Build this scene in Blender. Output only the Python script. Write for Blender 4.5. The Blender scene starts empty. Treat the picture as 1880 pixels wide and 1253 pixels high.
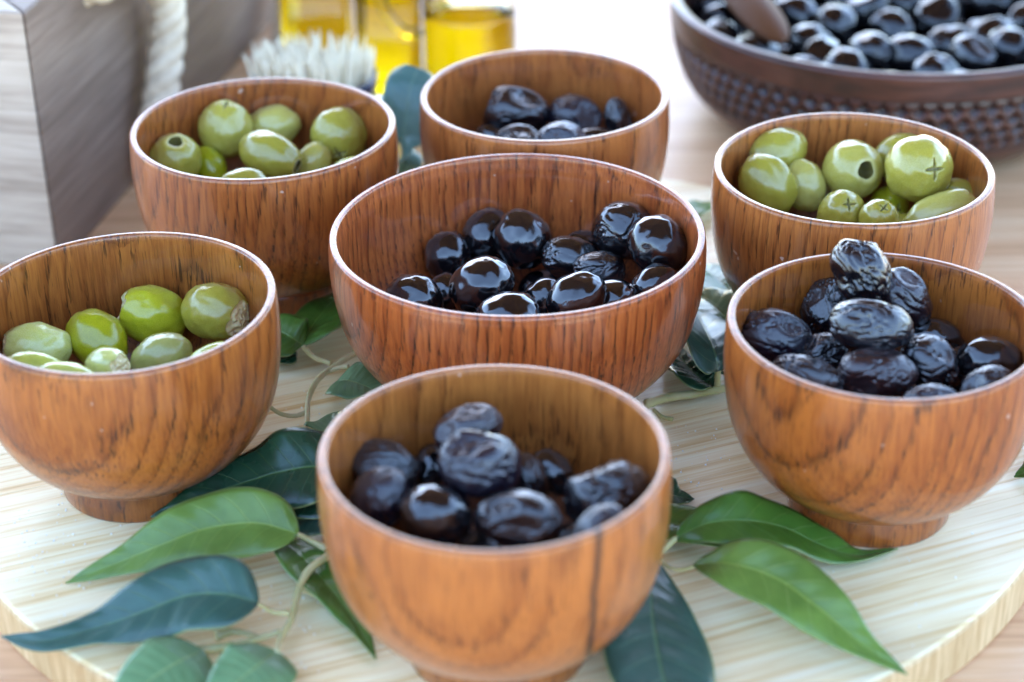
import bpy, bmesh, math, random
from math import radians, sin, cos, pi, exp, sqrt
from mathutils import Vector, Matrix, Quaternion, noise
sc = bpy.context.scene
COL = sc.collection
R = radians

# ---------------------------------------------------------------- camera, world, sun, exposure
PITCH, CAM_H, ROLL, FPX = R(29.37), .4167, R(-.817), 3560.0
cam_d = bpy.data.cameras.new('camera'); cam = bpy.data.objects.new('camera', cam_d); COL.objects.link(cam)
sc.camera = cam
U0 = Vector((1, 0, 0)); FW = Vector((0, cos(PITCH), -sin(PITCH))); DN = FW.cross(U0)
ex = U0*cos(ROLL) - DN*sin(ROLL); ey = -(U0*sin(ROLL) + DN*cos(ROLL))
M3 = Matrix((ex, ey, -FW)).transposed()
cam.matrix_world = Matrix.Translation((0, 0, CAM_H)) @ M3.to_4x4()
cam_d.sensor_width = 36; cam_d.lens = FPX/1880*36
cam_d.clip_start = .01; cam_d.clip_end = 200
cam_d.dof.use_dof = True; cam_d.dof.focus_distance = .770; cam_d.dof.aperture_fstop = 5.6
cam_d.dof.aperture_blades = 9

SUN_AZ, SUN_EL = R(-14), R(50)          # azimuth from +Y towards -X: behind the table, a little left
world = bpy.data.worlds.new('World'); sc.world = world; world.use_nodes = True
wn = world.node_tree.nodes; wl = world.node_tree.links
sky = wn.new('ShaderNodeTexSky'); sky.sky_type = 'NISHITA'; sky.sun_disc = False
sky.sun_elevation = SUN_EL; sky.sun_rotation = SUN_AZ
sky.dust_density = .8; sky.ozone_density = 7.5; sky.air_density = 1.0
wn['Background'].inputs['Strength'].default_value = .15
wl.new(sky.outputs[0], wn['Background'].inputs['Color'])
sun_d = bpy.data.lights.new('sun', 'SUN'); sun = bpy.data.objects.new('sun', sun_d); COL.objects.link(sun)
sun_d.energy = 4.0; sun_d.angle = R(.5); sun_d.color = (1, .90, .76)
sdir = Vector((sin(SUN_AZ)*cos(SUN_EL), cos(SUN_AZ)*cos(SUN_EL), sin(SUN_EL)))
sun.rotation_euler = sdir.to_track_quat('Z', 'Y').to_euler()
sc.view_settings.view_transform = 'Standard'; sc.view_settings.look = 'None'
sc.view_settings.gamma = 1; sc.view_settings.exposure = 3.38
sc.view_settings.use_white_balance = True       # the camera's daylight-shade setting
sc.view_settings.white_balance_temperature = 8200; sc.view_settings.white_balance_tint = 10
sc.render.engine = 'CYCLES'
sc.cycles.max_bounces = 14; sc.cycles.transmission_bounces = 12; sc.cycles.glossy_bounces = 6
sc.cycles.use_denoising = True

def at(px, py, z=0.0):
    """point of the horizontal plane z that the photograph shows at pixel px, py"""
    a, b = px-940, py-626.5
    d = FW + ex*(a/FPX) - ey*(b/FPX)
    t = (z-CAM_H)/d.z
    return Vector((d.x*t, d.y*t, z))

# ---------------------------------------------------------------- helpers
def tag(o, label=None, cat=None, group=None, kind=None):
    if label: o['label'] = label
    if cat: o['category'] = cat
    if group: o['group'] = group
    if kind: o['kind'] = kind
    return o
def empty(name, loc=(0, 0, 0), **k):
    o = bpy.data.objects.new(name, None); COL.objects.link(o); o.location = loc
    o.empty_display_size = .01
    return tag(o, **k)
def mesh_obj(name, verts, faces, mat, parent=None, smooth=True, uv=None, loc=None, world_verts=False):
    me = bpy.data.meshes.new(name); me.from_pydata([tuple(v) for v in verts], [], faces); me.update()
    if smooth: me.shade_smooth()
    if uv:
        l = me.uv_layers.new(name='UVMap')
        for lp in me.loops: l.data[lp.index].uv = uv[lp.vertex_index]
    for m in (mat if isinstance(mat, (list, tuple)) else [mat]): me.materials.append(m)
    o = bpy.data.objects.new(name, me); COL.objects.link(o)
    if parent: o.parent = parent
    if loc is not None: o.location = loc
    return o
def lathe(prof, seg, closed=False, rfun=None):
    V, F = [], []
    n = len(prof)
    for i in range(seg):
        a = 2*pi*i/seg; c, s = cos(a), sin(a)
        for j, (r, z) in enumerate(prof):
            if rfun: r, z = rfun(j, r, z, a)
            V.append((r*c, r*s, z))
    for i in range(seg):
        k = (i+1) % seg
        for j in range(n-1 if not closed else n):
            j2 = (j+1) % n
            F.append((i*n+j, k*n+j, k*n+j2, i*n+j2))
    return V, F
def catmull(P, n):
    P = [Vector(p) for p in P]; Q = [P[0]*2-P[1]] + P + [P[-1]*2-P[-2]]
    out = []
    m = len(P)-1
    for i in range(n):
        t = i/(n-1)*m; k = min(int(t), m-1); u = t-k
        a, b, c, d = Q[k:k+4]
        out.append(.5*((2*b) + (c-a)*u + (2*a-5*b+4*c-d)*u*u + (3*b-a-3*c+d)*u**3))
    return out
def interp(t, tab):
    for (a, x), (b, y) in zip(tab, tab[1:]):
        if t <= b: return x + (y-x)*max(0, (t-a))/(b-a)
    return tab[-1][1]
def smooth_prof(P, n=6):
    return [tuple(v)[:2] for v in catmull([(a, b, 0) for a, b in P], (len(P)-1)*n+1)]
def tube(path, rads, seg=10, cap=True):
    V, F = [], []
    n = len(path); up = Vector((0, 0, 1)); prev = None
    for i, p in enumerate(path):
        t = (path[min(i+1, n-1)] - path[max(i-1, 0)]).normalized()
        if prev is None:
            a = t.orthogonal().normalized()
        else:
            a = (prev - t*prev.dot(t)).normalized()
        prev = a; b = t.cross(a)
        r = rads[i] if isinstance(rads, (list, tuple)) else rads
        for k in range(seg):
            th = 2*pi*k/seg; V.append(p + a*cos(th)*r + b*sin(th)*r)
    for i in range(n-1):
        for k in range(seg):
            k2 = (k+1) % seg
            F.append((i*seg+k, i*seg+k2, (i+1)*seg+k2, (i+1)*seg+k))
    if cap:
        F.append(tuple(range(seg))[::-1]); F.append(tuple((n-1)*seg+k for k in range(seg)))
    return V, F
def join(parts):
    V, F = [], []
    for v, f in parts:
        o = len(V); V += [Vector(p) for p in v]; F += [tuple(i+o for i in q) for q in f]
    return V, F

# ---------------------------------------------------------------- materials
class NT:
    def __init__(s, name):
        s.m = bpy.data.materials.new(name); s.m.use_nodes = True
        s.t = s.m.node_tree; s.n = s.t.nodes; s.b = s.n['Principled BSDF']
    def node(s, typ, **k):
        x = s.n.new(typ)
        for a, b in k.items(): setattr(x, a, b)
        return x
    def link(s, a, b): s.t.links.new(a, b)
    def put(s, sock, v):
        if hasattr(v, 'is_linked') or hasattr(v, 'links'): s.link(v, sock)
        else: sock.default_value = v
    def math(s, op, a, b=0.0, c=None, clamp=False):
        x = s.node('ShaderNodeMath', operation=op, use_clamp=clamp)
        s.put(x.inputs[0], a); s.put(x.inputs[1], b)
        if c is not None: s.put(x.inputs[2], c)
        return x.outputs[0]
    def coord(s, which='Object'):
        return s.node('ShaderNodeTexCoord').outputs[which]
    def mapping(s, v, scale=(1, 1, 1), rot=(0, 0, 0), loc=(0, 0, 0)):
        x = s.node('ShaderNodeMapping'); s.link(v, x.inputs[0])
        x.inputs['Location'].default_value = loc; x.inputs['Rotation'].default_value = rot; x.inputs['Scale'].default_value = scale
        return x.outputs[0]
    def noise(s, v, scale=5, detail=3, rough=.5, dist=0, out=0):
        x = s.node('ShaderNodeTexNoise'); s.link(v, x.inputs['Vector'])
        x.inputs['Scale'].default_value = scale; x.inputs['Detail'].default_value = detail
        x.inputs['Roughness'].default_value = rough; x.inputs['Distortion'].default_value = dist
        return x.outputs[out]
    def ramp(s, f, stops, interp='LINEAR'):
        x = s.node('ShaderNodeValToRGB'); s.link(f, x.inputs[0]); cr = x.color_ramp; cr.interpolation = interp
        while len(cr.elements) > 1: cr.elements.remove(cr.elements[-1])
        for i, (p, c) in enumerate(stops):
            e = cr.elements[0] if i == 0 else cr.elements.new(p)
            e.position = p; e.color = (*c, 1) if len(c) == 3 else c
        return x.outputs[0]
    def step(s, f, a, b):
        x = s.node('ShaderNodeMapRange'); x.interpolation_type = 'SMOOTHSTEP'
        s.put(x.inputs['Value'], f); x.inputs['From Min'].default_value = a; x.inputs['From Max'].default_value = b
        return x.outputs[0]
    def mix(s, f, a, b, mode='MIX'):
        x = s.node('ShaderNodeMix', data_type='RGBA', blend_type=mode)
        s.put(x.inputs[0], f)
        for k, v in ((6, a), (7, b)):
            if isinstance(v, tuple): v = (*v, 1) if len(v) == 3 else v
            s.put(x.inputs[k], v)
        return x.outputs[2]
    def sep(s, v):
        x = s.node('ShaderNodeSeparateXYZ'); s.link(v, x.inputs[0]); return x.outputs
    def rand(s): return s.node('ShaderNodeObjectInfo').outputs['Random']
    def vadd(s, a, b):
        x = s.node('ShaderNodeVectorMath', operation='ADD'); s.put(x.inputs[0], a); s.put(x.inputs[1], b); return x.outputs[0]
    def vscale(s, a, k):
        x = s.node('ShaderNodeVectorMath', operation='SCALE'); s.put(x.inputs[0], a); s.put(x.inputs['Scale'], k); return x.outputs[0]
    def bump(s, h, strength=.3, dist=.001):
        x = s.node('ShaderNodeBump'); s.link(h, x.inputs['Height']); x.inputs['Strength'].default_value = strength
        x.inputs['Distance'].default_value = dist; s.link(x.outputs[0], s.b.inputs['Normal']); return x.outputs[0]
    def set(s, **k):
        for a, v in k.items():
            a = a.replace('_', ' ')
            sk = {'Color': 'Base Color', 'Spec': 'Specular IOR Level', 'SSS': 'Subsurface Weight', 'SSS Scale': 'Subsurface Scale',
                  'SSS Radius': 'Subsurface Radius', 'Coat': 'Coat Weight', 'Coat Rough': 'Coat Roughness', 'Trans': 'Transmission Weight'}.get(a, a)
            if isinstance(v, tuple) and len(v) == 3 and sk == 'Base Color': v = (*v, 1)
            s.put(s.b.inputs[sk], v)
        return s

def bowl_wood(name, ang, period, light, mid, dark, seed=0, curve=3.0, ringmix=.75, crack=None, fibre=1.35, wet=.3, tilt=-.20, warp_amp=.010):
    n = NT(name); co = n.coord()
    v = n.mapping(co, rot=(0, 0, ang), loc=(seed*.37, seed*.21, seed*.11))
    w0 = n.mapping(co, rot=(0, 0, ang))
    warp = n.noise(v, 14, 2, .5, out=1)
    vw = n.vadd(w0, n.vscale(n.vadd(warp, (-.5, -.5, -.5)), warp_amp))
    x, y, z = n.sep(vw)[0:3]
    # growth layers: gently curved sheets seen edge on
    q = n.math('ADD', n.math('MULTIPLY', n.math('MULTIPLY', x, x), curve), y)
    q = n.math('ADD', q, n.math('MULTIPLY', z, tilt))
    irr = n.noise(n.mapping(w0, scale=(.001, 1, .001), loc=(0, seed, 0)), 48, 2)
    q = n.math('ADD', n.math('DIVIDE', q, period), n.math('MULTIPLY', irr, 4.0))
    fr = n.math('FRACT', q)
    fib = n.noise(n.mapping(v, scale=(1, 1, .05)), 700, 4, .7)
    fib2 = n.noise(n.mapping(v, scale=(1, 1, .10)), 190, 3, .6)
    fr2 = n.math('FRACT', n.math('ADD', q, n.math('MULTIPLY', n.math('SUBTRACT', fib2, .5), .30)))
    edge = n.math('MINIMUM', fr2, n.math('SUBTRACT', 1, fr2))
    line = n.math('SUBTRACT', 1, n.step(edge, .0, .13))
    broken = n.step(fib2, .40, .58)
    lf = n.math('MULTIPLY', line, n.math('ADD', n.math('MULTIPLY', broken, .70), .08))
    ring = n.math('SUBTRACT', 1, n.step(edge, .0, .40))
    soft = n.math('MULTIPLY', n.math('POWER', fr2, 2.0), .42*ringmix)
    blot = n.noise(v, 26, 3, .6)
    f = n.math('ADD', soft, n.math('MULTIPLY', n.math('SUBTRACT', fib, .46), 1.1*fibre))
    f = n.math('ADD', f, n.math('MULTIPLY', n.math('SUBTRACT', blot, .46), .75), clamp=True)
    col = n.ramp(f, [(0, light), (.5, mid), (1, tuple((a+b)/2 for a, b in zip(mid, dark)))])
    col = n.mix(n.math('MULTIPLY', lf, ringmix*.82), col, dark)
    pn = n.noise(n.mapping(v, scale=(1, 1, .07)), 1150, 2, .55)
    pore = n.math('MULTIPLY', n.step(pn, .545, .62), n.math('ADD', n.math('MULTIPLY', ring, .80), .22), clamp=True)
    col = n.mix(n.math('MULTIPLY', pore, .85), col, tuple(c*.55 for c in dark))
    # dried brine flecks
    fl = n.noise(n.mapping(v, loc=(seed*3, 1, 2)), 130, 2, .7)
    fm = n.math('MULTIPLY', n.step(fl, .73, .76), .4)
    col = n.mix(fm, col, (.75, .62, .52))
    if crack is not None:
        X, Y, Z = n.sep(co)[0:3]
        wob = n.math('MULTIPLY', n.math('SUBTRACT', n.noise(n.mapping(co, scale=(.01, .01, 1)), 60, 2), .5), .004)
        dd = n.math('ABSOLUTE', n.math('SUBTRACT', n.math('ADD', X, wob), n.math('ADD', n.math('MULTIPLY', Z, crack[1]), crack[0])))
        m = n.math('MULTIPLY', n.math('SUBTRACT', 1, n.step(dd, .0003, .0019)), n.math('LESS_THAN', Y, 0))
        col = n.mix(n.math('MULTIPLY', m, .9), col, (.05, .018, .008))
    n.set(Color=col, Roughness=n.math('ADD', .27, n.math('MULTIPLY', fib, .16)), Spec=.42, Coat=.55, Coat_Rough=.09)
    h = n.math('SUBTRACT', n.math('MULTIPLY', fib, .3), pore)
    n.bump(h, .25, .0004)
    return n.m

def green_olive_mat(name, a, b, c, rough=.14):
    n = NT(name); co = n.coord(); r = n.rand()
    v = n.vadd(co, n.vscale(n.node('ShaderNodeCombineXYZ').outputs[0], 1))
    off = n.node('ShaderNodeCombineXYZ'); n.put(off.inputs[0], n.math('MULTIPLY', r, 7)); n.put(off.inputs[1], n.math('MULTIPLY', r, 3))
    v = n.vadd(co, off.outputs[0])
    f = n.noise(v, 55, 3, .55, .4)
    f = n.math('ADD', f, n.math('MULTIPLY', n.math('SUBTRACT', r, .5), .30))
    col = n.ramp(f, [(.3, a), (.5, b), (.72, c)])
    sp = n.step(n.noise(v, 900, 2, .6), .64, .74)
    col = n.mix(n.math('MULTIPLY', sp, .35), col, (.55, .56, .20))
    br = n.noise(v, 170, 3, .65)
    col = n.mix(n.math('MULTIPLY', n.step(br, .60, .74), .35), col, (.20, .16, .03))
    at_ = n.node('ShaderNodeAttribute', attribute_name='cut')
    col = n.mix(at_.outputs['Fac'], col, (.20, .155, .045))
    fl = n.node('ShaderNodeAttribute', attribute_name='flesh')
    col = n.mix(fl.outputs['Fac'], col, (.85, .75, .38))
    n.set(Color=col, Roughness=n.math('ADD', rough, n.math('MULTIPLY', fl.outputs['Fac'], .25)), Spec=.5, SSS=.25, SSS_Scale=.004, Coat=.7, Coat_Rough=.05)
    n.b.inputs['Subsurface Radius'].default_value = (1, .9, .25)
    h = n.math('ADD', n.noise(v, 120, 3, .5), n.math('MULTIPLY', n.noise(v, 400, 2), .05))
    n.bump(h, .10, .002)
    return n.m
def dark_olive_mat(name, col_a, col_b, rough, wr, bscale=130, coat=.6):
    n = NT(name); co = n.coord(); r = n.rand()
    off = n.node('ShaderNodeCombineXYZ'); n.put(off.inputs[0], n.math('MULTIPLY', r, 7)); n.put(off.inputs[1], n.math('MULTIPLY', r, 3))
    v = n.vadd(co, off.outputs[0])
    f = n.noise(v, 60, 3, .6)
    col = n.ramp(f, [(.35, col_a), (.65, col_b)])
    n.set(Color=col, Roughness=n.math('ADD', rough, n.math('MULTIPLY', f, rough*.8)), Spec=.65, Coat=n.math('MULTIPLY', coat, .85), Coat_Rough=.025)
    wv = n.noise(n.mapping(v, scale=(.45, 1, 1)), bscale, 3, .55, 1.2)
    ridge = n.math('POWER', n.math('SUBTRACT', 1, n.math('MULTIPLY', n.math('ABSOLUTE', n.math('SUBTRACT', wv, .5)), 2)), 12)
    msk = n.step(n.noise(v, 70, 1), .45, .62)
    h = n.math('MULTIPLY', n.math('MULTIPLY', ridge, msk), -1.0 if wr > .1 else -.15)
    h = n.math('ADD', h, n.math('MULTIPLY', n.noise(v, 150, 2), .12))
    n.bump(h, wr, .004)
    return n.m
def leaf_mat(name, a, b, vein, rough=.3):
    n = NT(name); uv = n.coord('UV'); co = n.coord('Object')
    s = n.sep(uv); t = s[0]; w = n.math('MULTIPLY', n.math('SUBTRACT', s[1], .5), 2)
    aw = n.math('ABSOLUTE', w)
    f = n.noise(co, 60, 3, .6)
    col = n.ramp(f, [(.3, a), (.7, b)])
    q = n.math('MULTIPLY', n.math('SUBTRACT', t, n.math('MULTIPLY', aw, .13)), 10)
    q = n.math('ADD', q, n.math('MULTIPLY', n.noise(co, 30, 1), .5))
    q = n.math('ABSOLUTE', n.math('SUBTRACT', n.math('FRACT', q), .5))
    sv = n.math('MULTIPLY', n.math('SUBTRACT', 1, n.step(q, .0, .035)), n.math('SUBTRACT', 1, n.step(aw, .55, .95)))
    mr = n.math('SUBTRACT', 1, n.step(aw, .01, .05))
    col = n.mix(n.math('MULTIPLY', sv, .45), col, vein)
    col = n.mix(n.math('MULTIPLY', mr, .5), col, vein)
    col = n.mix(n.math('MULTIPLY', n.step(aw, .955, .995), .7), col, (.33, .42, .16))
    cloth = n.noise(co, 2200, 2, .5)
    n.set(Color=col, Roughness=n.math('ADD', rough, n.math('MULTIPLY', f, .15)), Spec=.5, Coat=.5, Coat_Rough=.2)
    h = n.math('ADD', n.math('MULTIPLY', n.math('ADD', mr, n.math('MULTIPLY', sv, .8)), -.9), n.math('ADD', n.math('MULTIPLY', f, .8), n.math('MULTIPLY', cloth, .12)))
    n.bump(h, .5, .0009)
    tr = n.node('ShaderNodeBsdfTranslucent'); n.link(col, tr.inputs[0])
    ms = n.node('ShaderNodeMixShader'); ms.inputs[0].default_value = .22
    n.link(n.b.outputs[0], ms.inputs[1]); n.link(tr.outputs[0], ms.inputs[2])
    n.link(ms.outputs[0], n.n['Material Output'].inputs['Surface'])
    return n.m
def plain(name, col, rough=.5, **k):
    n = NT(name); n.set(Color=col, Roughness=rough, **k); return n.m

# bamboo of the serving board
n = NT('bamboo'); co = n.coord(); r = n.rand()
off = n.node('ShaderNodeCombineXYZ'); n.put(off.inputs[0], n.math('MULTIPLY', r, 9)); n.put(off.inputs[2], n.math('MULTIPLY', r, 5))
v = n.vadd(co, off.outputs[0])
g1 = n.noise(n.mapping(v, scale=(.03, 1, 1)), 420, 4, .6)
g2 = n.noise(n.mapping(v, scale=(.05, 1, 1)), 130, 3, .6, .3)
f = n.math('ADD', n.math('MULTIPLY', g1, .5), n.math('MULTIPLY', g2, .5))
col = n.ramp(f, [(.34, (.64, .38, .14)), (.42, (.83, .58, .28)), (.51, (.93, .76, .46)), (.64, (.97, .87, .62))])
tint = n.ramp(r, [(0, (.90, .84, .74)), (.3, (1, .98, .94)), (.65, (1, 1, 1)), (1, (.95, .91, .85))])
col = n.mix(.8, col, tint, 'MULTIPLY')
stain = n.noise(n.mapping(co, scale=(.4, 1, 1)), 16, 3, .6)
col = n.mix(n.math('MULTIPLY', n.step(stain, .55, .75), .35), col, (.62, .44, .24))
n.set(Color=col, Roughness=.36, Spec=.5); n.bump(g1, .2, .0004)
M_BAMBOO = n.m
n = NT('bamboo_edge'); co = n.coord(); r = n.rand()
f = n.noise(n.mapping(co, scale=(1, 1, .1)), 500, 3, .6)
col = n.mix(.7, n.ramp(f, [(.35, (.50, .30, .14)), (.65, (.70, .48, .27))]), n.ramp(r, [(0, (.72, .62, .5)), (.5, (1, 1, 1)), (1, (.9, .8, .7))]), 'MULTIPLY')
n.set(Color=col, Roughness=.55); n.bump(f, .2, .0004); M_BEDGE = n.m
# table wood
n = NT('table_wood'); co = n.coord()
g1 = n.noise(n.mapping(co, scale=(.05, 1, 1), rot=(0, 0, R(-35))), 260, 4, .6)
g2 = n.noise(n.mapping(co, scale=(.12, 1, 1), rot=(0, 0, R(-35))), 40, 3, .6, .5)
f = n.math('ADD', n.math('MULTIPLY', g1, .45), n.math('MULTIPLY', g2, .55))
col = n.ramp(f, [(.3, (.54, .25, .12)), (.5, (.76, .43, .23)), (.7, (.88, .60, .37))])
n.set(Color=col, Roughness=.45, Spec=.5, Coat=.1, Coat_Rough=.25); n.bump(g1, .3, .0006)
M_TABLE = n.m
M_CRATE_SIDE = None
def crate_mat(name, a, b, c, sc1=(1, .05, 1), sc2=(1, .15, 1)):
    n = NT(name); co = n.coord()
    g1 = n.noise(n.mapping(co, scale=sc1), 220, 4, .6, .3); g2 = n.noise(n.mapping(co, scale=sc2), 34, 4, .65, .6)
    f = n.math('ADD', n.math('MULTIPLY', g1, .5), n.math('MULTIPLY', g2, .5))
    n.set(Color=n.ramp(f, [(.3, a), (.5, b), (.7, c)]), Roughness=.55, Spec=.4); n.bump(g1, .3, .0008)
    return n.m
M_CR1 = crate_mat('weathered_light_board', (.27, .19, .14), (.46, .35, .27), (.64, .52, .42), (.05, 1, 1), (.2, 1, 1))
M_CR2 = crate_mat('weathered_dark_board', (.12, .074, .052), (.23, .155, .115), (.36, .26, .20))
M_ROPE = crate_mat('rope_fibre', (.52, .38, .25), (.80, .64, .46), (.92, .78, .60))

WOODS = {
 'LF': dict(ang=R(20), period=.0090, light=(0.404, 0.117, 0.022), mid=(0.233, 0.053, 0.009), dark=(.085, .020, .005), seed=1, ringmix=.8),
 'BL': dict(ang=R(75), period=.0055, light=(0.364, 0.095, 0.019), mid=(0.218, 0.043, 0.009), dark=(.075, .016, .005), seed=2),
 'B':  dict(ang=R(-10), period=.0100, light=(0.425, 0.119, 0.027), mid=(0.269, 0.060, 0.013), dark=(.12, .030, .008), seed=3, ringmix=.6),
 'M':  dict(ang=R(68), period=.0046, light=(0.463, 0.106, 0.024), mid=(0.264, 0.046, 0.010), dark=(.060, .012, .004), seed=4, fibre=1.5, warp_amp=.006, tilt=-.1, ringmix=.9),
 'R1': dict(ang=R(100), period=.0050, light=(0.425, 0.123, 0.027), mid=(0.269, 0.063, 0.013), dark=(.08, .020, .006), seed=5, warp_amp=.005, tilt=-.1),
 'R2': dict(ang=R(50), period=.0075, light=(0.404, 0.109, 0.020), mid=(0.248, 0.053, 0.009), dark=(.095, .023, .006), seed=6, ringmix=.85),
 'F':  dict(ang=R(12), period=.0095, light=(0.436, 0.130, 0.027), mid=(0.285, 0.072, 0.013), dark=(.15, .038, .009), seed=7, ringmix=.75, crack=(.0275, .055)),
}
BOWLS = {  # x, y, R, h, label
 'LF': (-.1446, .6351, .0573, .0799, 'brown wooden bowl at the left edge with bright green olives and a clearly visible foot'),
 'BL': (-.1083, .7923, .0585, .0816, 'reddish wooden bowl of pitted green olives beside the weathered crate'),
 'B': (.0163, .8304, .0572, .0796, 'rearmost wooden bowl, holding a few wrinkled dark olives, in front of the oil jug'),
 'M': (.0026, .6933, .0748, .0774, 'widest plain wooden bowl, in the middle of the board, with glossy black olives'),
 'R1': (.1438, .7411, .0582, .0812, 'wooden bowl of green olives with cross cuts in front of the carved dark bowl'),
 'R2': (.1344, .6114, .0566, .0789, 'wooden bowl at the right edge heaped with shiny wrinkled black olives'),
 'F': (-.0063, .5275, .0570, .0795, 'nearest wooden bowl with a dark crack down its front right side'),
}
# ---------------------------------------------------------------- setting: ground, table
ground = mesh_obj('ground', [(-40, -40, -.79), (40, -40, -.79), (40, 40, -.79), (-40, 40, -.79)], [(0, 1, 2, 3)],
                  plain('paving', (.30, .27, .22), .9), smooth=False); tag(ground, kind='structure')
def box(x0, x1, y0, y1, z0, z1):
    V = [(x, y, z) for x in (x0, x1) for y in (y0, y1) for z in (z0, z1)]
    return V, [(0, 1, 3, 2), (4, 6, 7, 5), (0, 4, 5, 1), (2, 3, 7, 6), (0, 2, 6, 4), (1, 5, 7, 3)]
TZ = -.020
tb = mesh_obj('table_surface', *box(-1.1, 1.3, .2, 2.0, TZ-.04, TZ), M_TABLE, smooth=False); tag(tb, kind='structure')

# ---------------------------------------------------------------- serving board of bamboo strips
BX, BY, BR = -.0035, .6978, .2278
board = empty('serving_board', (BX, BY, TZ), label='large round pale bamboo board carrying the seven wooden bowls', cat='serving board')
GA = (at(1500, 1073, 0) - at(1300, 1127, 0)); GA = math.atan2(GA.y, GA.x)
board.rotation_euler.z = GA
SW = .0098; rnd = random.Random(5)
ns = int(2*BR/SW)+1
for i in range(ns):
    v0 = -BR + i*2*BR/ns + .00006; v1 = v0 + 2*BR/ns - .00012
    dz = rnd.uniform(-.00010, 0)
    def ring_(Rr, z):
        P = []
        for k in range(9):
            v = v1 + (v0-v1)*k/8; v = max(-Rr+1e-5, min(Rr-1e-5, v)); P.append((-sqrt(Rr*Rr-v*v), v, z))
        for k in range(9):
            v = v0 + (v1-v0)*k/8; v = max(-Rr+1e-5, min(Rr-1e-5, v)); P.append((sqrt(Rr*Rr-v*v), v, z))
        return P
    T = .020
    rings = [ring_(BR-.0015, .0002), ring_(BR, .0016), ring_(BR, T-.0018), ring_(BR-.0006, T-.0006), ring_(BR-.0018, T)]
    V = [(x, y, z + (dz if z > .01 else 0)) for rg in rings for (x, y, z) in rg]; n_ = 18
    F = [tuple(range(n_))[::-1], tuple(4*n_+k for k in range(n_))]
    for j in range(4):
        for k in range(n_):
            F.append((j*n_+k, j*n_+(k+1) % n_, (j+1)*n_+(k+1) % n_, (j+1)*n_+k))
    o = mesh_obj('bamboo_strip', V, F, [M_BAMBOO, M_BEDGE], board, smooth=False)
    for q, pl in enumerate(o.data.polygons):
        if 2 <= q < 2+3*n_: pl.material_index = 1

# ---------------------------------------------------------------- bowls
OUT = [(.50, .150), (.56, .158), (.66, .192), (.77, .258), (.875, .360), (.95, .485), (.99, .63), (1.008, .78), (1.004, .92), (.997, .975)]
def make_bowl(key):
    x, y, Rr, h, lab = BOWLS[key]
    root = empty('wooden_bowl', (x, y, 0), label=lab, cat='bowl', group='plain wooden bowls on the board')
    out = OUT if key != 'M' else [(.42, .15), (.50, .158), (.62, .185), (.74, .235), (.85, .34), (.935, .48), (.98, .64), (1.002, .80), (1.003, .93), (.997, .975)]
    T = .0040 if key != 'M' else .0045
    o_ = [(a*Rr, b*h) for a, b in out]
    lip = [(Rr*.997-.0001, h-.0006), (Rr*.997-.0005, h-.00015), (Rr-.0012, h), (Rr-.0026, h), (Rr-.0031, h-.0002), (Rr-.0034, h-.0008)]
    inn = [(Rr-.0036, h*.965), (Rr-T+.0002, h*.90), (Rr-T, h*.76), (Rr*.985-T, h*.60), (Rr*.94-T, h*.46), (Rr*.86-T, h*.34), (Rr*.74-T, h*.245), (Rr*.56, h*.21), (Rr*.3, h*.195), (.0001, h*.19)]
    prof = [(.0001, .135*h), (.3*Rr, .137*h)] + smooth_prof(o_, 5) + lip + smooth_prof(inn, 4)
    wob = [random.Random(key+str(k)).uniform(0, 6) for k in range(3)]
    def rf(j, r, z, a):
        k = 1 + .0022*sin(2*a+wob[0]) + .0012*sin(3*a+wob[1])
        return r*k, z + (.0004*sin(2*a+wob[2])*z/h)
    mat = bowl_wood('bowl_wood_'+key.lower(), **WOODS[key])
    V, F = lathe(prof, 128, rfun=rf)
    mesh_obj('body', V, F, mat, root)
    fr = .54 if key != 'M' else .45
    fp = [(.0001, .004), (fr*Rr*.8, .004), (fr*Rr*.86, .0), (fr*Rr*.985, .0), (fr*Rr, .0008), (fr*Rr*1.0, h*.07), (fr*Rr*.98, h*.12), (fr*Rr*.965, h*.153), (.0001, h*.153)]
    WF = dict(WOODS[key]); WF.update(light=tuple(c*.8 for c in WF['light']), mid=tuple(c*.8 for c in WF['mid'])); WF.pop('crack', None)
    V, F = lathe(fp, 96)
    mesh_obj('foot', V, F, bowl_wood('foot_wood_'+key.lower(), **WF), root)
for k in BOWLS: make_bowl(k)

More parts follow.
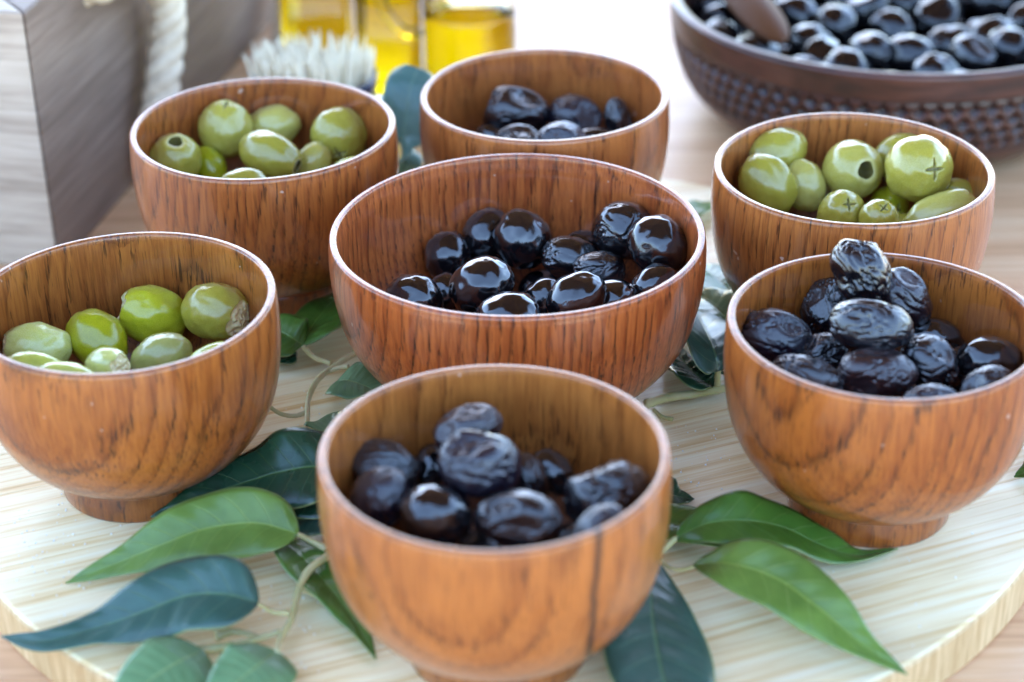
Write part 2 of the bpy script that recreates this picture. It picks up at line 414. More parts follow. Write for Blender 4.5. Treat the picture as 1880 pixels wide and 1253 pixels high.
# ---------------------------------------------------------------- olives
OLIVE_POS = {
  'LF': [(-0.1833, 0.6476, 0.052, 0.014, 0.0099, -25), (-0.1606, 0.6569, 0.05, 0.0138, 0.0106, -45), (-0.1432, 0.6771, 0.05, 0.0145, 0.0119, -12), (-0.1153, 0.6673, 0.0561, 0.0144, 0.0116, -25), (-0.1331, 0.6399, 0.052, 0.0118, 0.0086, 20), (-0.1506, 0.623, 0.058, 0.0103, 0.007, -15), (-0.1115, 0.6271, 0.055, 0.0123, 0.0082, 25), (-0.1749, 0.6135, 0.0616, 0.0123, 0.0072, -10), (-0.1608, 0.6037, 0.0644, 0.0111, 0.006, -12)],
  'BL': [(-0.1512, 0.8068, 0.0598, 0.0121, 0.0116, 60), (-0.1315, 0.8325, 0.0621, 0.0144, 0.0118, 80), (-0.1102, 0.8408, 0.0607, 0.0127, 0.0098, 10), (-0.0786, 0.8268, 0.061, 0.0137, 0.0131, 30), (-0.1079, 0.804, 0.0623, 0.0154, 0.0104, -10), (-0.1378, 0.817, 0.0507, 0.0102, 0.0076, -60), (-0.0895, 0.811, 0.0548, 0.01, 0.0083, 60), (-0.1173, 0.7727, 0.062, 0.0116, 0.0072, 5), (-0.0706, 0.7992, 0.055, 0.0111, 0.0074, 20)],
  'R1': [(0.1175, 0.7842, 0.0688, 0.0153, 0.0078, -18), (0.111, 0.7636, 0.0637, 0.0145, 0.0117, -50), (0.1292, 0.7717, 0.0579, 0.0118, 0.0094, -70), (0.1497, 0.7749, 0.0641, 0.0141, 0.0126, 50), (0.1713, 0.7825, 0.0674, 0.0123, 0.0093, 30), (0.1743, 0.7566, 0.0725, 0.0148, 0.0141, 60), (0.1401, 0.7401, 0.0596, 0.0129, 0.0084, 10), (0.1534, 0.7286, 0.0624, 0.0102, 0.0072, 0), (0.1669, 0.7729, 0.048, 0.0103, 0.0074, -20), (0.1802, 0.7343, 0.062, 0.016, 0.0087, 22), (0.192, 0.7552, 0.0606, 0.0096, 0.0072, -20), (0.1425, 0.788, 0.045, 0.0074, 0.0062, 0)],
  'M': [(-0.0403, 0.6967, 0.045, 0.0118, 0.0102, -15), (-0.0271, 0.7445, 0.0407, 0.0105, 0.0098, 80), (-0.0104, 0.7545, 0.0454, 0.0116, 0.0097, 60), (0.0057, 0.7422, 0.0484, 0.0128, 0.0121, -40), (-0.0111, 0.6944, 0.052, 0.0134, 0.0115, 30), (-0.0009, 0.6657, 0.052, 0.0132, 0.0104, 5), (-0.0275, 0.7175, 0.036, 0.0084, 0.0075, 90), (0.0246, 0.729, 0.0452, 0.0124, 0.009, -15), (0.033, 0.7489, 0.0418, 0.0094, 0.0066, -10), (0.0488, 0.7338, 0.056, 0.0131, 0.0113, -10), (0.0604, 0.7113, 0.0601, 0.0128, 0.0119, -50), (0.0373, 0.7157, 0.0469, 0.0104, 0.0079, 0), (0.0136, 0.6974, 0.044, 0.0091, 0.0084, 40), (0.0252, 0.6767, 0.0546, 0.0121, 0.0097, 30), (0.0396, 0.6866, 0.0473, 0.0105, 0.009, 20), (0.0581, 0.6927, 0.052, 0.0099, 0.0079, 30)],
  'R2': [(0.0992, 0.6344, 0.0596, 0.013, 0.0099, -10), (0.1209, 0.6554, 0.0597, 0.011, 0.0091, 75), (0.1309, 0.6448, 0.082, 0.0124, 0.0102, -60), (0.149, 0.65, 0.0671, 0.0123, 0.0095, -50), (0.1308, 0.6162, 0.074, 0.0139, 0.0093, -8), (0.1623, 0.6464, 0.0508, 0.0115, 0.0081, -20), (0.1759, 0.6173, 0.058, 0.0122, 0.0091, -5), (0.1163, 0.6252, 0.0584, 0.0086, 0.0068, 10), (0.1067, 0.6018, 0.062, 0.0119, 0.0071, -20), (0.1318, 0.6026, 0.062, 0.0138, 0.0092, -5), (0.1522, 0.6125, 0.06, 0.0114, 0.0094, -30), (0.1475, 0.5824, 0.062, 0.0094, 0.0059, 5), (0.1692, 0.5916, 0.062, 0.0096, 0.007, 20)],
  'F': [(-0.0159, 0.562, 0.066, 0.0114, 0.0078, 20), (-0.0122, 0.5374, 0.068, 0.013, 0.011, -10), (-0.0436, 0.5535, 0.0559, 0.0119, 0.0091, -10), (-0.0439, 0.5332, 0.058, 0.0107, 0.0089, 60), (-0.0256, 0.522, 0.058, 0.0121, 0.0101, -10), (0.0006, 0.5162, 0.06, 0.0134, 0.0093, -5), (-0.0296, 0.5652, 0.048, 0.0085, 0.0057, 80), (0.0134, 0.5606, 0.0494, 0.009, 0.0064, -50), (0.0045, 0.5521, 0.0526, 0.0085, 0.0065, -60), (0.0293, 0.5288, 0.0606, 0.0136, 0.0109, 20), (0.0271, 0.5018, 0.066, 0.0086, 0.0065, 25), (0.0397, 0.5397, 0.0519, 0.0082, 0.0064, -70)],
  'B': [(0.0034, 0.8602, 0.0574, 0.0152, 0.012, -5), (0.0318, 0.8613, 0.054, 0.0129, 0.01, -15), (0.0524, 0.8573, 0.054, 0.0105, 0.006, -75), (0.0031, 0.8253, 0.0574, 0.0109, 0.0076, 10), (0.0238, 0.8218, 0.0586, 0.0116, 0.0088, 5), (0.0392, 0.839, 0.052, 0.0103, 0.0059, 0), (-0.0077, 0.8478, 0.0506, 0.0078, 0.0057, -20)],
}

RT = ex.copy(); UPV = ey.copy()
def sphere_dirs(nu, nv):
    """rings from pole +X to pole -X, denser at the +X pole"""
    rings = []
    for i in range(nv+1):
        t = i/nv; th = pi*(t**1.25)
        rings.append(th)
    return rings
def olive_mesh(name, kind, seed, wr=0.0, nu=72, nv=56, bumpy=.03):
    """unit-ish olive about the X axis: half length 1, half width 1 (scaled later); kind: plain, cross, hole, torn"""
    rd = random.Random(seed); o3 = Vector((rd.uniform(-9, 9), rd.uniform(-9, 9), rd.uniform(-9, 9)))
    V, F, cut, flesh = [], [], [], []
    th_h = .30 if kind == 'hole' else 0
    facets = []
    for _ in range(6):
        facets.append((Vector((rd.gauss(0, .6), rd.gauss(0, 1), rd.gauss(0, 1))).normalized(), rd.uniform(.78, .93)))
    rings = []
    if kind == 'hole':
        # pit hole: start deep inside, come out over the lip, then the outside
        for d, r_, c in ((.15, .02, 1), (.15, .20, 1), (.45, .27, 1), (.75, .28, 1), (.90, .29, .9)): rings.append(('in', d, r_, c))
        for i in range(nv+1): rings.append(('out', th_h + (pi-th_h)*(i/nv)**1.15, 0, 0))
    else:
        for i in range(nv+1): rings.append(('out', .002 + (pi-.004)*(i/nv)**1.3, 0, 0))
    twist = rd.uniform(0, pi/2)
    egg = rd.uniform(-.06, .08)
    for j, rg in enumerate(rings):
        for k in range(nu):
            a = 2*pi*k/nu
            if rg[0] == 'in':
                wv = 1+.05*sin(3*a+seed)+.03*sin(5*a)
                p = Vector((rg[1], rg[2]*cos(a)*wv, rg[2]*sin(a)*wv)); c = rg[3]; fl = 0
            else:
                th = rg[1]; d = Vector((cos(th), sin(th)*cos(a), sin(th)*sin(a)))
                if kind == 'hole':
                    bl = max(0, 1-(th-th_h)/.35); wv = 1+(.05*sin(3*a+seed)+.03*sin(5*a))*bl
                    d = Vector((d.x, d.y*wv, d.z*wv))
                s = 1 + egg*d.x + .03*noise.noise(d*1.3+o3)
                p = d*s; c = 0; fl = 0
                if kind == 'hole':
                    e = exp(-((th-th_h)/.10)**2); p = p - d*.05*e; fl = .55*e
                if kind == 'cross' and th < 1.0:
                    u = p.y*cos(twist)+p.z*sin(twist); w = -p.y*sin(twist)+p.z*cos(twist)
                    rr = sqrt(u*u+w*w)
                    e = .0; L = .27+.12*noise.noise(Vector((math.floor(math.atan2(w, u)/(pi/2)+.5)*3.3, seed, 0)))
                    if rr < L+.1:
                        jag = .025*noise.noise(Vector((u*9, w*9, seed)))
                        g = min(abs(u+jag), abs(w+jag)); wd = .040*(1-rr/(L+.1))+.012
                        e = exp(-(g/wd)**2)*min(1, max(0, (L+.05-rr)/.10))
                        dim = exp(-(rr/.22)**2)
                        p = p - Vector((1, 0, 0))*(.20*e + .03*dim); c = min(1, e*1.1)
                        fl = .35*exp(-(max(0, g-.02)/.10)**2)*max(0, 1-rr/L)
                if kind == 'torn' and th < 1.1:
                    q_ = noise.noise(Vector((d.y*2.2, d.z*2.2, seed*3.1)))
                    lim = .78 + .16*q_
                    if d.x > lim:
                        e = min(1, (d.x-lim)/.06)
                        p.x = p.x - (p.x-lim*.95)*.75*e + .07*noise.noise(Vector((d.y*6, d.z*6, seed)))*e; fl = e
            if wr:
                q_ = p.normalized() if p.length else p
                k_ = wr/.25
                for c_, h_ in facets:
                    e_ = p.dot(c_)-h_
                    if e_ > -.06:
                        sm = (e_+.06)**2/.24 if e_ < .06 else e_
                        p = p - c_*(sm*.95)
                    dd_ = q_.dot(c_)
                    if dd_ > .75: p = p - c_*(.05*k_*exp(-((1-dd_)/.05)**2))
                qq = Vector((q_.x*.7, q_.y*1.3, q_.z*1.3)) + o3
                wp = Vector((noise.noise(qq*1.2), noise.noise(qq*1.2+Vector((7, 3, 1))), noise.noise(qq*1.2+Vector((2, 9, 4)))))
                mk = min(1, max(0, noise.noise(q_*1.4+o3*1.7)*2.6+.45))
                a1 = 1-abs(noise.noise((qq+wp*.7)*1.25)); a2 = 1-abs(noise.noise((qq+wp*.8)*3.0)); a3 = 1-abs(noise.noise((qq+wp*.6)*6.0))
                p = p*(1 + .06*noise.noise(qq*1.0) - k_*(.10*a1**14*(.35+.65*mk) + .060*a2**9*mk + .020*a3**7*mk))
            else:
                p = p*(1+bumpy*noise.noise(d*1.9+o3 if rg[0] == 'out' else o3) + bumpy*.5*noise.noise(d*4.3+o3 if rg[0] == 'out' else o3))
            V.append(p); cut.append(c); flesh.append(fl)
    nr = len(rings)
    for j in range(nr-1):
        for k in range(nu):
            k2 = (k+1) % nu
            F.append((j*nu+k, (j+1)*nu+k, (j+1)*nu+k2, j*nu+k2))
    F.append(tuple(range(nu))); F.append(tuple((nr-1)*nu+k for k in range(nu))[::-1])
    me = bpy.data.meshes.new(name); me.from_pydata([tuple(v) for v in V], [], F); me.update(); me.shade_smooth()
    for nm, dat in (('cut', cut), ('flesh', flesh)):
        at_ = me.attributes.new(nm, 'FLOAT', 'POINT'); at_.data.foreach_set('value', dat)
    return me

MG = {'bright': green_olive_mat('green_olive_bright', (.31, .31, .010), (.45, .44, .018), (.60, .56, .06)),
      'pale': green_olive_mat('green_olive_pale', (.32, .26, .030), (.44, .365, .060), (.57, .49, .14)),
      'yellow': green_olive_mat('green_olive_yellow', (.42, .44, .06), (.56, .56, .14), (.68, .66, .28)),
      'grey': green_olive_mat('green_olive_grey', (.24, .25, .05), (.33, .33, .08), (.44, .43, .14))}
MD = {'gloss': dark_olive_mat('black_olive_smooth', (.003, .003, .004), (.007, .005, .006), .03, .05, 90, 1.0),
      'wrinkle': dark_olive_mat('black_olive_wrinkled', (.003, .003, .005), (.008, .006, .008), .04, .18, 150, 1.0),
      'far': dark_olive_mat('black_olive_distant', (.003, .003, .003), (.006, .005, .006), .05, .05, 90, .25),
      'dull': dark_olive_mat('dark_olive_dull', (.007, .005, .011), (.012, .008, .015), .05, .22, 150, .9),
      'brown': dark_olive_mat('dark_olive_brownish', (.014, .007, .009), (.026, .012, .013), .08, .2, 120, .8)}

# per olive: surface kind, colour, pole direction (x right, y away, z up) or None = along long axis, label
OD = {
'LF': [('torn', 'yellow', (-1, -.2, .1), 'yellowish green olive with a torn end, leftmost in the left edge bowl'),
 ('plain', 'bright', None, 'green olive leaning against the yellowish one in the left edge bowl'),
 ('torn', 'bright', (-1, -.1, .35), 'bright green olive showing a white flap of flesh at its left end'),
 ('torn', 'pale', (1, -.5, -.1), 'pale green olive with a cut right end, rightmost in the left edge bowl'),
 ('plain', 'grey', None, 'small greyish green olive in the front middle of the left edge bowl'),
 ('torn', 'yellow', (.8, -.6, .3), 'broken yellow green olive with exposed flesh near the front rim'),
 ('plain', 'bright', None, 'vivid green olive mostly hidden behind the front right rim of the left bowl'),
 ('plain', 'yellow', None, 'yellowish olive just showing above the front left rim of the left edge bowl'),
 ('plain', 'yellow', None, 'pale yellow olive barely showing over the front rim, beside the broken one')],
'BL': [('hole', 'pale', (.15, -.35, 1), 'green olive with an open pit hole facing up, beside the left wall of its bowl'),
 ('cross', 'pale', (.1, -.1, 1), 'upright pale green olive with a small cut on top, near the crate'),
 ('plain', 'pale', None, 'green olive at the back of the crate side bowl, between two larger ones'),
 ('cross', 'pale', (.05, -1, -.35), 'round green olive with a dark star cut facing the camera'),
 ('hole', 'pale', (1, -.45, -.25), 'large pale olive lying sideways with its pit hole at the right end'),
 ('plain', 'bright', None, 'bright green olive low in the gap beside the pitted one'),
 ('plain', 'pale', None, 'small olive tucked behind the large sideways one'),
 ('plain', 'pale', None, 'olive at the front rim of the bowl by the crate, only its top showing'),
 ('plain', 'bright', None, 'sliver of green olive beneath the star cut one at the rim')],
'R1': [('hole', 'pale', (-1, -.5, -.1), 'long green olive lying at the back left with a hole in its left end'),
 ('plain', 'pale', None, 'large pale olive at the left front of the right back bowl'),
 ('plain', 'pale', None, 'squat green olive between the large left one and the open hole one'),
 ('hole', 'pale', (.35, -1, .42), 'green olive with a dark open pit hole facing the camera'),
 ('plain', 'pale', None, 'green olive half hidden behind the big one with the cross cut'),
 ('cross', 'pale', (.35, -1, .42), 'largest green olive on top of its pile with a cross cut'),
 ('cross', 'pale', (.12, -.7, .75), 'low green olive with a cross cut at the front rim, left of its twin'),
 ('cross', 'pale', (.1, -.6, .9), 'small front green olive with a closed cross at the rim'),
 ('cross', 'bright', (.2, -1, .2), 'shaded green olive wedged below the cross cut one'),
 ('plain', 'pale', None, 'long pale olive lying at the front right of its bowl'),
 ('plain', 'pale', None, 'green olive against the right inner wall of the right back bowl'),
 ('plain', 'grey', None, 'small greyish olive deep in the gap of the right back bowl')],
'M': [('plain', 'gloss', 0, 'glossy black olive at far left of the middle bowl, by the front rim'),
 ('plain', 'gloss', 0, 'smooth black olive with a slanted blue reflection, left rear of the middle bowl'),
 ('plain', 'gloss', 0, 'black olive partly behind the roundest one at the back of the middle bowl'),
 ('plain', 'gloss', 0, 'round black olive with a dimple, rear centre of the middle bowl'),
 ('plain', 'gloss', 0, 'largest smooth black olive, left of centre in the middle bowl'),
 ('plain', 'gloss', 0, 'black olive at the front rim of the middle bowl, left of centre'),
 ('plain', 'gloss', 0, 'small black olive squeezed between two big ones on the left'),
 ('wrinkle', 'gloss', .25, 'creased shiny black olive in the centre of the middle bowl'),
 ('plain', 'gloss', 0, 'small black olive behind the creased central one'),
 ('wrinkle', 'gloss', .22, 'highest black olive at the right rear with long folds'),
 ('plain', 'gloss', 0, 'round mirror like black olive against the right wall of the middle bowl'),
 ('wrinkle', 'wrinkle', .28, 'small wrinkled black olive below the folded one at the right'),
 ('plain', 'gloss', 0, 'small black olive behind the front rim, centre of the middle bowl'),
 ('plain', 'gloss', 0, 'tilted black olive at the front rim, right of centre'),
 ('plain', 'gloss', 0, 'black olive at the front rim with a wide blue reflection, second from right'),
 ('plain', 'gloss', 0, 'rightmost black olive at the front rim of the middle bowl')],
'R2': [('wrinkle', 'dull', .30, 'dull finely wrinkled olive at the left wall of the right edge bowl'),
 ('wrinkle', 'wrinkle', .42, 'wrinkled shiny olive just below left of the topmost olive'),
 ('wrinkle', 'wrinkle', .48, 'topmost black olive, knobbly and wet, standing above the rim'),
 ('wrinkle', 'brown', .30, 'brownish olive leaning behind the topmost one'),
 ('wrinkle', 'wrinkle', .42, 'large folded black olive in the centre of the heap'),
 ('plain', 'gloss', 0, 'smooth black olive in the shade behind the heap at right'),
 ('plain', 'gloss', 0, 'smooth glossy black olive at the right wall of the right edge bowl'),
 ('wrinkle', 'wrinkle', .45, 'small sparkling crumpled olive under the large folded one'),
 ('wrinkle', 'wrinkle', .38, 'crumpled olive at the front left rim of the right edge bowl'),
 ('wrinkle', 'brown', .30, 'dark purple brown olive at the front rim, centre of the right edge bowl'),
 ('wrinkle', 'wrinkle', .45, 'olive with silvery crinkled upper side right of the heap centre'),
 ('wrinkle', 'dull', .40, 'greyish olive top just above the front rim'),
 ('wrinkle', 'wrinkle', .45, 'crinkled olive at the front right rim of the right edge bowl')],
'F': [('wrinkle', 'brown', .42, 'purplish shrivelled olive at the rear top of the nearest heap'),
 ('wrinkle', 'dull', .32, 'large olive on top of the heap in the nearest bowl'),
 ('wrinkle', 'wrinkle', .28, 'dark olive at the rear left wall of the nearest bowl'),
 ('wrinkle', 'dull', .25, 'bluish dull olive at the front left wall of the nearest bowl'),
 ('plain', 'gloss', 0, 'smooth dark olive with a ring shaped highlight, front left of the nearest bowl'),
 ('wrinkle', 'wrinkle', .25, 'wide olive with a flat blue reflection at the nearest front rim'),
 ('plain', 'gloss', 0, 'small olive in the dark gap behind the ring highlight one'),
 ('plain', 'gloss', 0, 'smooth olive standing at the rear right of the nearest bowl'),
 ('wrinkle', 'wrinkle', .35, 'wrinkled olive right behind the large top one in the nearest bowl'),
 ('wrinkle', 'wrinkle', .42, 'big wrinkled olive at the right wall of the nearest bowl'),
 ('wrinkle', 'dull', .45, 'small crinkled olive at the front right rim of the nearest bowl'),
 ('wrinkle', 'wrinkle', .30, 'dark olive pressed to the right wall behind the big wrinkled one')],
'B': [('wrinkle', 'wrinkle', .30, 'largest dark olive in the rear bowl, at its left'),
 ('wrinkle', 'dull', .30, 'bluish wrinkled olive in the centre of the rear bowl'),
 ('wrinkle', 'wrinkle', .30, 'narrow upright olive at the right of the rear bowl'),
 ('wrinkle', 'wrinkle', .30, 'olive at the front rim of the rear bowl below the largest one'),
 ('wrinkle', 'dull', .22, 'rounded bluish olive at the front rim of the rear bowl, centre'),
 ('plain', 'gloss', 0, 'small olive showing between two others at the rear bowl front rim'),
 ('plain', 'gloss', 0, 'sliver of dark olive at the left of the rear bowl')],
}
WHERE = {'LF': 'left edge bowl', 'BL': 'bowl beside the crate', 'R1': 'right back bowl', 'M': 'middle bowl', 'R2': 'right edge bowl', 'F': 'nearest bowl', 'B': 'rear bowl'}
mesh_cache = {}
def place_olive(pos, axis, a, s, me, mat, label, group, roll=0.0, flat=1.0):
    o = bpy.data.objects.new('olive', me); COL.objects.link(o)
    q = Vector(axis).normalized().to_track_quat('X', 'Z') @ Quaternion((1, 0, 0), roll)
    o.rotation_mode = 'QUATERNION'; o.rotation_quaternion = q
    o.location = pos; o.scale = (a, s, s*flat)
    if mat.name not in [m.name for m in me.materials]:
        pass
    o.data.materials.append(mat) if not len(o.data.materials) else None
    o.material_slots[0].link = 'OBJECT'; o.material_slots[0].material = mat
    tag(o, label=label, cat='olive', group=group)
    return o
from mathutils.bvhtree import BVHTree
for key, L in OLIVE_POS.items():
    dark = key in 'MRF' or key in ('R2', 'B', 'F', 'M')
    green = key in ('LF', 'BL', 'R1')
    for i, ((x, y, z, a, s, ang), (kind, colr, par, lab)) in enumerate(zip(L, OD[key])):
        rd = random.Random(key+str(i)); g = R(ang)
        ax = RT*cos(g) + UPV*sin(g) + FW*rd.uniform(-.25, .25)
        if green:
            me = olive_mesh('olive', kind, rd.randint(0, 999), bumpy=.045, nu=88 if kind in ('cross', 'torn') else 64, nv=80 if kind in ('cross', 'torn') else 48)
            roll = rd.uniform(0, 6)
            if par is not None:
                d = Vector(par).normalized()
                if kind in ('cross', 'hole') and abs(d.dot(ax.normalized())) < .8: a_, s_ = a*.97, (a*.35+s*.65)
                else: a_, s_ = a, s
                ax = d; a, s = a_, s_
            place_olive((x, y, z), ax, a, s, me, MG[colr], lab, 'green olives in the '+WHERE[key], roll)
        else:
            if kind == 'wrinkle': me = olive_mesh('olive', 'plain', rd.randint(0, 999), wr=par*.75, nu=120, nv=96)
            else: me = olive_mesh('olive', 'plain', rd.randint(0, 999), nu=64, nv=48, bumpy=.05)
            k_ = 1.10 if kind == 'wrinkle' else 1.03
            place_olive((x, y, z), ax, a*k_, s*k_, me, MD[colr], lab, 'dark olives in the '+WHERE[key], rd.uniform(0, 6))
# olives underneath, seen in the gaps
def rin(Rr, h, z):
    return Rr*interp(z/h, [(0, .1), (.16, .16), (.18, .35), (.235, .6), (.33, .78), (.43, .87), (.56, .93), (.72, .95), (1.1, .945)])
for key, L in OLIVE_POS.items():
    bx, by, Rr, h, _ = BOWLS[key]; rd = random.Random(key+'fill'); placed = [(Vector(o[:3]), o[4]) for o in L]
    green = key in ('LF', 'BL', 'R1')
    me = olive_mesh('olive', 'plain', 77 + len(key), wr=0 if green or key == 'M' else .25, nu=40, nv=30)
    cnt = 0
    for t_ in range(4000):
        r_ = .0098*rd.uniform(.9, 1.05); z = rd.uniform(h*.17+r_, .058); rm = rin(Rr, h, z)-r_
        if rm <= 0: continue
        aa = rd.uniform(0, 2*pi); q = sqrt(rd.random())*rm; p = Vector((bx+q*cos(aa), by+q*sin(aa), z))
        # keep the heap where the photograph has it: nothing nearer the viewer than the olives built above
        top = .050 if key in ('LF', 'R2', 'F', 'R1') else (.036 if key == 'M' else .044)
        if key == 'M' and p.x < bx-.03 and p.y > by: continue
        if z > top: continue
        if key == 'B' and (p.x < bx-.02 or z > .04): continue
        if any((p-c).length < (r_+w)*.95 for c, w in placed): continue
        placed.append((p, r_)); cnt += 1
        place_olive(p, (rd.uniform(-1, 1), rd.uniform(-1, 1), rd.uniform(-.4, .4)), r_*1.15, r_, me, MG['pale'] if green else MD['gloss'] if key == 'M' else MD['wrinkle'],
                    ('green' if green else 'dark')+' olive lying underneath in the gaps of the pile in the '+WHERE[key], ('green' if green else 'dark')+' olives underneath in the '+WHERE[key])
        if cnt > 9: break

# ---------------------------------------------------------------- leaves
ML = {'sage': leaf_mat('leaf_sage_blue', (.07, .20, .17), (.12, .28, .24), (.2, .4, .25), .3),
      'light': leaf_mat('leaf_light_green', (.10, .20, .035), (.17, .30, .055), (.36, .50, .09), .27),
      'mid': leaf_mat('leaf_mid_green', (.040, .135, .018), (.075, .20, .028), (.16, .32, .05), .28),
      'dark': leaf_mat('leaf_dark_green', (.007, .050, .026), (.014, .085, .042), (.09, .22, .05), .2),
      'teal': leaf_mat('leaf_blue_green', (.018, .080, .060), (.036, .125, .095), (.12, .25, .10), .26),
      'pale': leaf_mat('leaf_pale_green', (.12, .27, .12), (.19, .36, .17), (.35, .48, .18), .34)}
n = NT('stem_plastic'); co = n.coord()
n.set(Color=n.ramp(n.noise(co, 60, 3), [(.35, (.38, .36, .15)), (.65, (.60, .55, .30))]), Roughness=.4, SSS=.3, SSS_Scale=.003)
n.bump(n.noise(co, 700, 2), .2, .0004); M_STEM = n.m
LSH = [(0, .08), (.03, .42), (.10, .78), (.22, .98), (.34, 1), (.5, .88), (.68, .62), (.84, .33), (.94, .14), (1, .01)]
LSH2 = [(0, .10), (.04, .5), (.12, .86), (.28, 1), (.42, .95), (.56, .72), (.68, .45), (.82, .30), (.93, .15), (1, .01)]
LSHR = [(0, .10), (.05, .55), (.18, .86), (.38, 1), (.6, .92), (.8, .66), (.93, .33), (1, .03)]
LSHN2 = [(0, .03), (.05, .30), (.14, .62), (.28, .92), (.40, 1), (.55, .9), (.72, .62), (.86, .32), (.95, .13), (1, .01)]
LSHN = [(0, .03), (.12, .40), (.3, .78), (.5, 1), (.7, .88), (.88, .4), (1, .02)]
def leaf(parent, pts, W, mat, roll=25, fold=.30, curl=.12, shape=LSH, seed=0, label=None, roll2=None, wave=.07, quilt=.022):
    P = catmull([at(*p) for p in pts], 44); nS = 13; V, F, UVs = [], [], []
    n_ = len(P); up = Vector((0, 0, 1))
    shp = smooth_prof(shape, 5)
    flip = -1 if (P[-1]-P[0]).cross(up).y < 0 else 1
    for i, p in enumerate(P):
        t = i/(n_-1); tg = (P[min(i+1, n_-1)]-P[max(i-1, 0)]).normalized()
        sd = tg.cross(up).normalized()      # side
        sd = sd*flip                          # one side for the whole blade: the far one
        nr = sd.cross(tg); nr = nr if (nr.z > 0 or abs(nr.z) < .2) else -nr
        rl = R(roll if roll2 is None else roll + (roll2-roll)*t)
        s2 = sd*cos(rl) + nr*sin(rl); n2 = nr*cos(rl) - sd*sin(rl)
        w = W*interp(t, shp)
        for k in range(nS):
            s = -1 + 2*k/(nS-1)
            wv = wave*W*sin(t*17+seed+(3 if s > 0 else 0))*s*s
            V.append(p + s2*s*w + n2*(fold*abs(s)**1.15*w - curl*abs(s)**2.6*w*1.6 + wv*min(1, w/W*2) + quilt*W*sin((t-.13*abs(s))*62+seed)*(abs(s)-s*s)*3))
            UVs.append((t, (s+1)/2))
    zmin = .0006
    V = [Vector((v.x, v.y, max(v.z, zmin))) for v in V]
    for i in range(n_-1):
        for k in range(nS-1):
            F.append((i*nS+k, (i+1)*nS+k, (i+1)*nS+k+1, i*nS+k+1))
    o = mesh_obj('leaf', V, F, mat, parent, uv=UVs)
    # shift into the sprig's frame
    o.matrix_parent_inverse = Matrix.Translation(-parent.location)
    md = o.modifiers.new('thick', 'SOLIDIFY'); md.thickness = .0004; md.offset = 0
    if label: o['label'] = label
    return o
def stems(parent, paths):
    parts = []
    for pts, r0, r1 in paths:
        P = catmull([at(*p) for p in pts], 26)
        rads = [.84*(r0+(r1-r0)*i/25)*(1+.2*noise.noise(Vector((i*.5, r0*999, 0)))) for i in range(26)]
        parts.append(tube(P, rads, 12))
    V, F = join(parts)
    o = mesh_obj('stem', V, F, M_STEM, parent); o.matrix_parent_inverse = Matrix.Translation(-parent.location)
    return o
G = 'olive leaf sprigs scattered on the board'
# sprig in front left
a = empty('leaf_sprig', at(560, 1060, .002), label='front left leaf sprig with light green and blue green leaves beside the nearest bowl', cat='sprig', group=G)
stems(a, [([(625, 1008, .006), (600, 1022, .010), (565, 1050, .010), (546, 1092, .008), (535, 1138, .006), (516, 1170, .005), (508, 1200, .006)], .0019, .0012),
          ([(473, 1108, .013), (500, 1123, .009), (530, 1126, .008)], .0008, .0011),
          ([(545, 980, .014), (568, 992, .010), (600, 1008, .008)], .0010, .0016),
          ([(362, 1196, .003), (400, 1190, .003), (450, 1180, .004), (515, 1160, .005)], .0020, .0012),
          ([(395, 1168, .003), (430, 1160, .003), (478, 1170, .003)], .0022, .0008),
          ([(548, 1082, .005), (575, 1092, .005), (612, 1108, .004)], .0007, .0006)])
leaf(a, [(547, 981, .014), (470, 962, .017), (378, 972, .016), (300, 1000, .013), (215, 1035, .007), (121, 1071, .0015)], .0135, ML['light'], roll=32, seed=1, label='large light green leaf')
leaf(a, [(474, 1107, .015), (410, 1092, .018), (340, 1096, .016), (264, 1124, .012), (180, 1153, .007), (80, 1178, .004), (2, 1169, .002)], .0145, ML['teal'], roll=26, seed=2, shape=LSH2, label='large blue green leaf with a long tail')
leaf(a, [(372, 1195, .006), (330, 1215, .009), (275, 1250, .008), (210, 1310, .004)], .0135, ML['pale'], roll=20, seed=3, fold=.12, wave=.02, shape=LSHR, label='pale leaf cut off by the lower edge of the view')
leaf(a, [(508, 1197, .006), (480, 1218, .009), (440, 1250, .008), (375, 1310, .004)], .0130, ML['pale'], roll=16, seed=4, fold=.15, wave=.02, shape=LSHR)
leaf(a, [(522, 996, .007), (560, 1030, .007), (605, 1080, .006), (650, 1140, .004), (690, 1210, .002)], .0100, ML['mid'], roll=-8, seed=5, label='narrow dark leaf half under the nearest bowl')
# sprig at mid left
b = empty('leaf_sprig', at(575, 740, .002), label='leaf sprig winding between the left bowls and the middle bowl, with dark glossy leaves', cat='sprig', group=G)
stems(b, [([(665, 640, .006), (615, 672, .007), (583, 698, .007), (566, 735, .006), (563, 780, .005), (550, 806, .004), (525, 822, .003), (492, 846, .002)], .0017, .0011),
          ([(556, 636, .012), (577, 656, .008), (608, 668, .007)], .0013, .0013),
          ([(496, 748, .009), (515, 760, .006), (540, 764, .005), (562, 758, .005)], .0010, .0012),
          ([(556, 798, .005), (566, 806, .005), (578, 812, .006)], .0010, .0010),
          ([(606, 682, .007), (622, 676, .008), (640, 674, .009)], .0011, .0014)])
leaf(b, [(556, 636, .012), (572, 600, .014), (605, 560, .012), (650, 515, .006)], .0150, ML['mid'], roll=-12, seed=6)
leaf(b, [(555, 634, .012), (530, 618, .015), (495, 600, .014), (450, 585, .008)], .0110, ML['mid'], roll=22, seed=7)
leaf(b, [(545, 650, .004), (522, 652, .004), (480, 650, .003), (440, 645, .002)], .0080, ML['dark'], roll=5, seed=8)
leaf(b, [(620, 700, .008), (640, 700, .010), (675, 712, .008), (730, 740, .003)], .0120, ML['pale'], roll=10, seed=9, label='short pale green leaf touching the middle bowl')
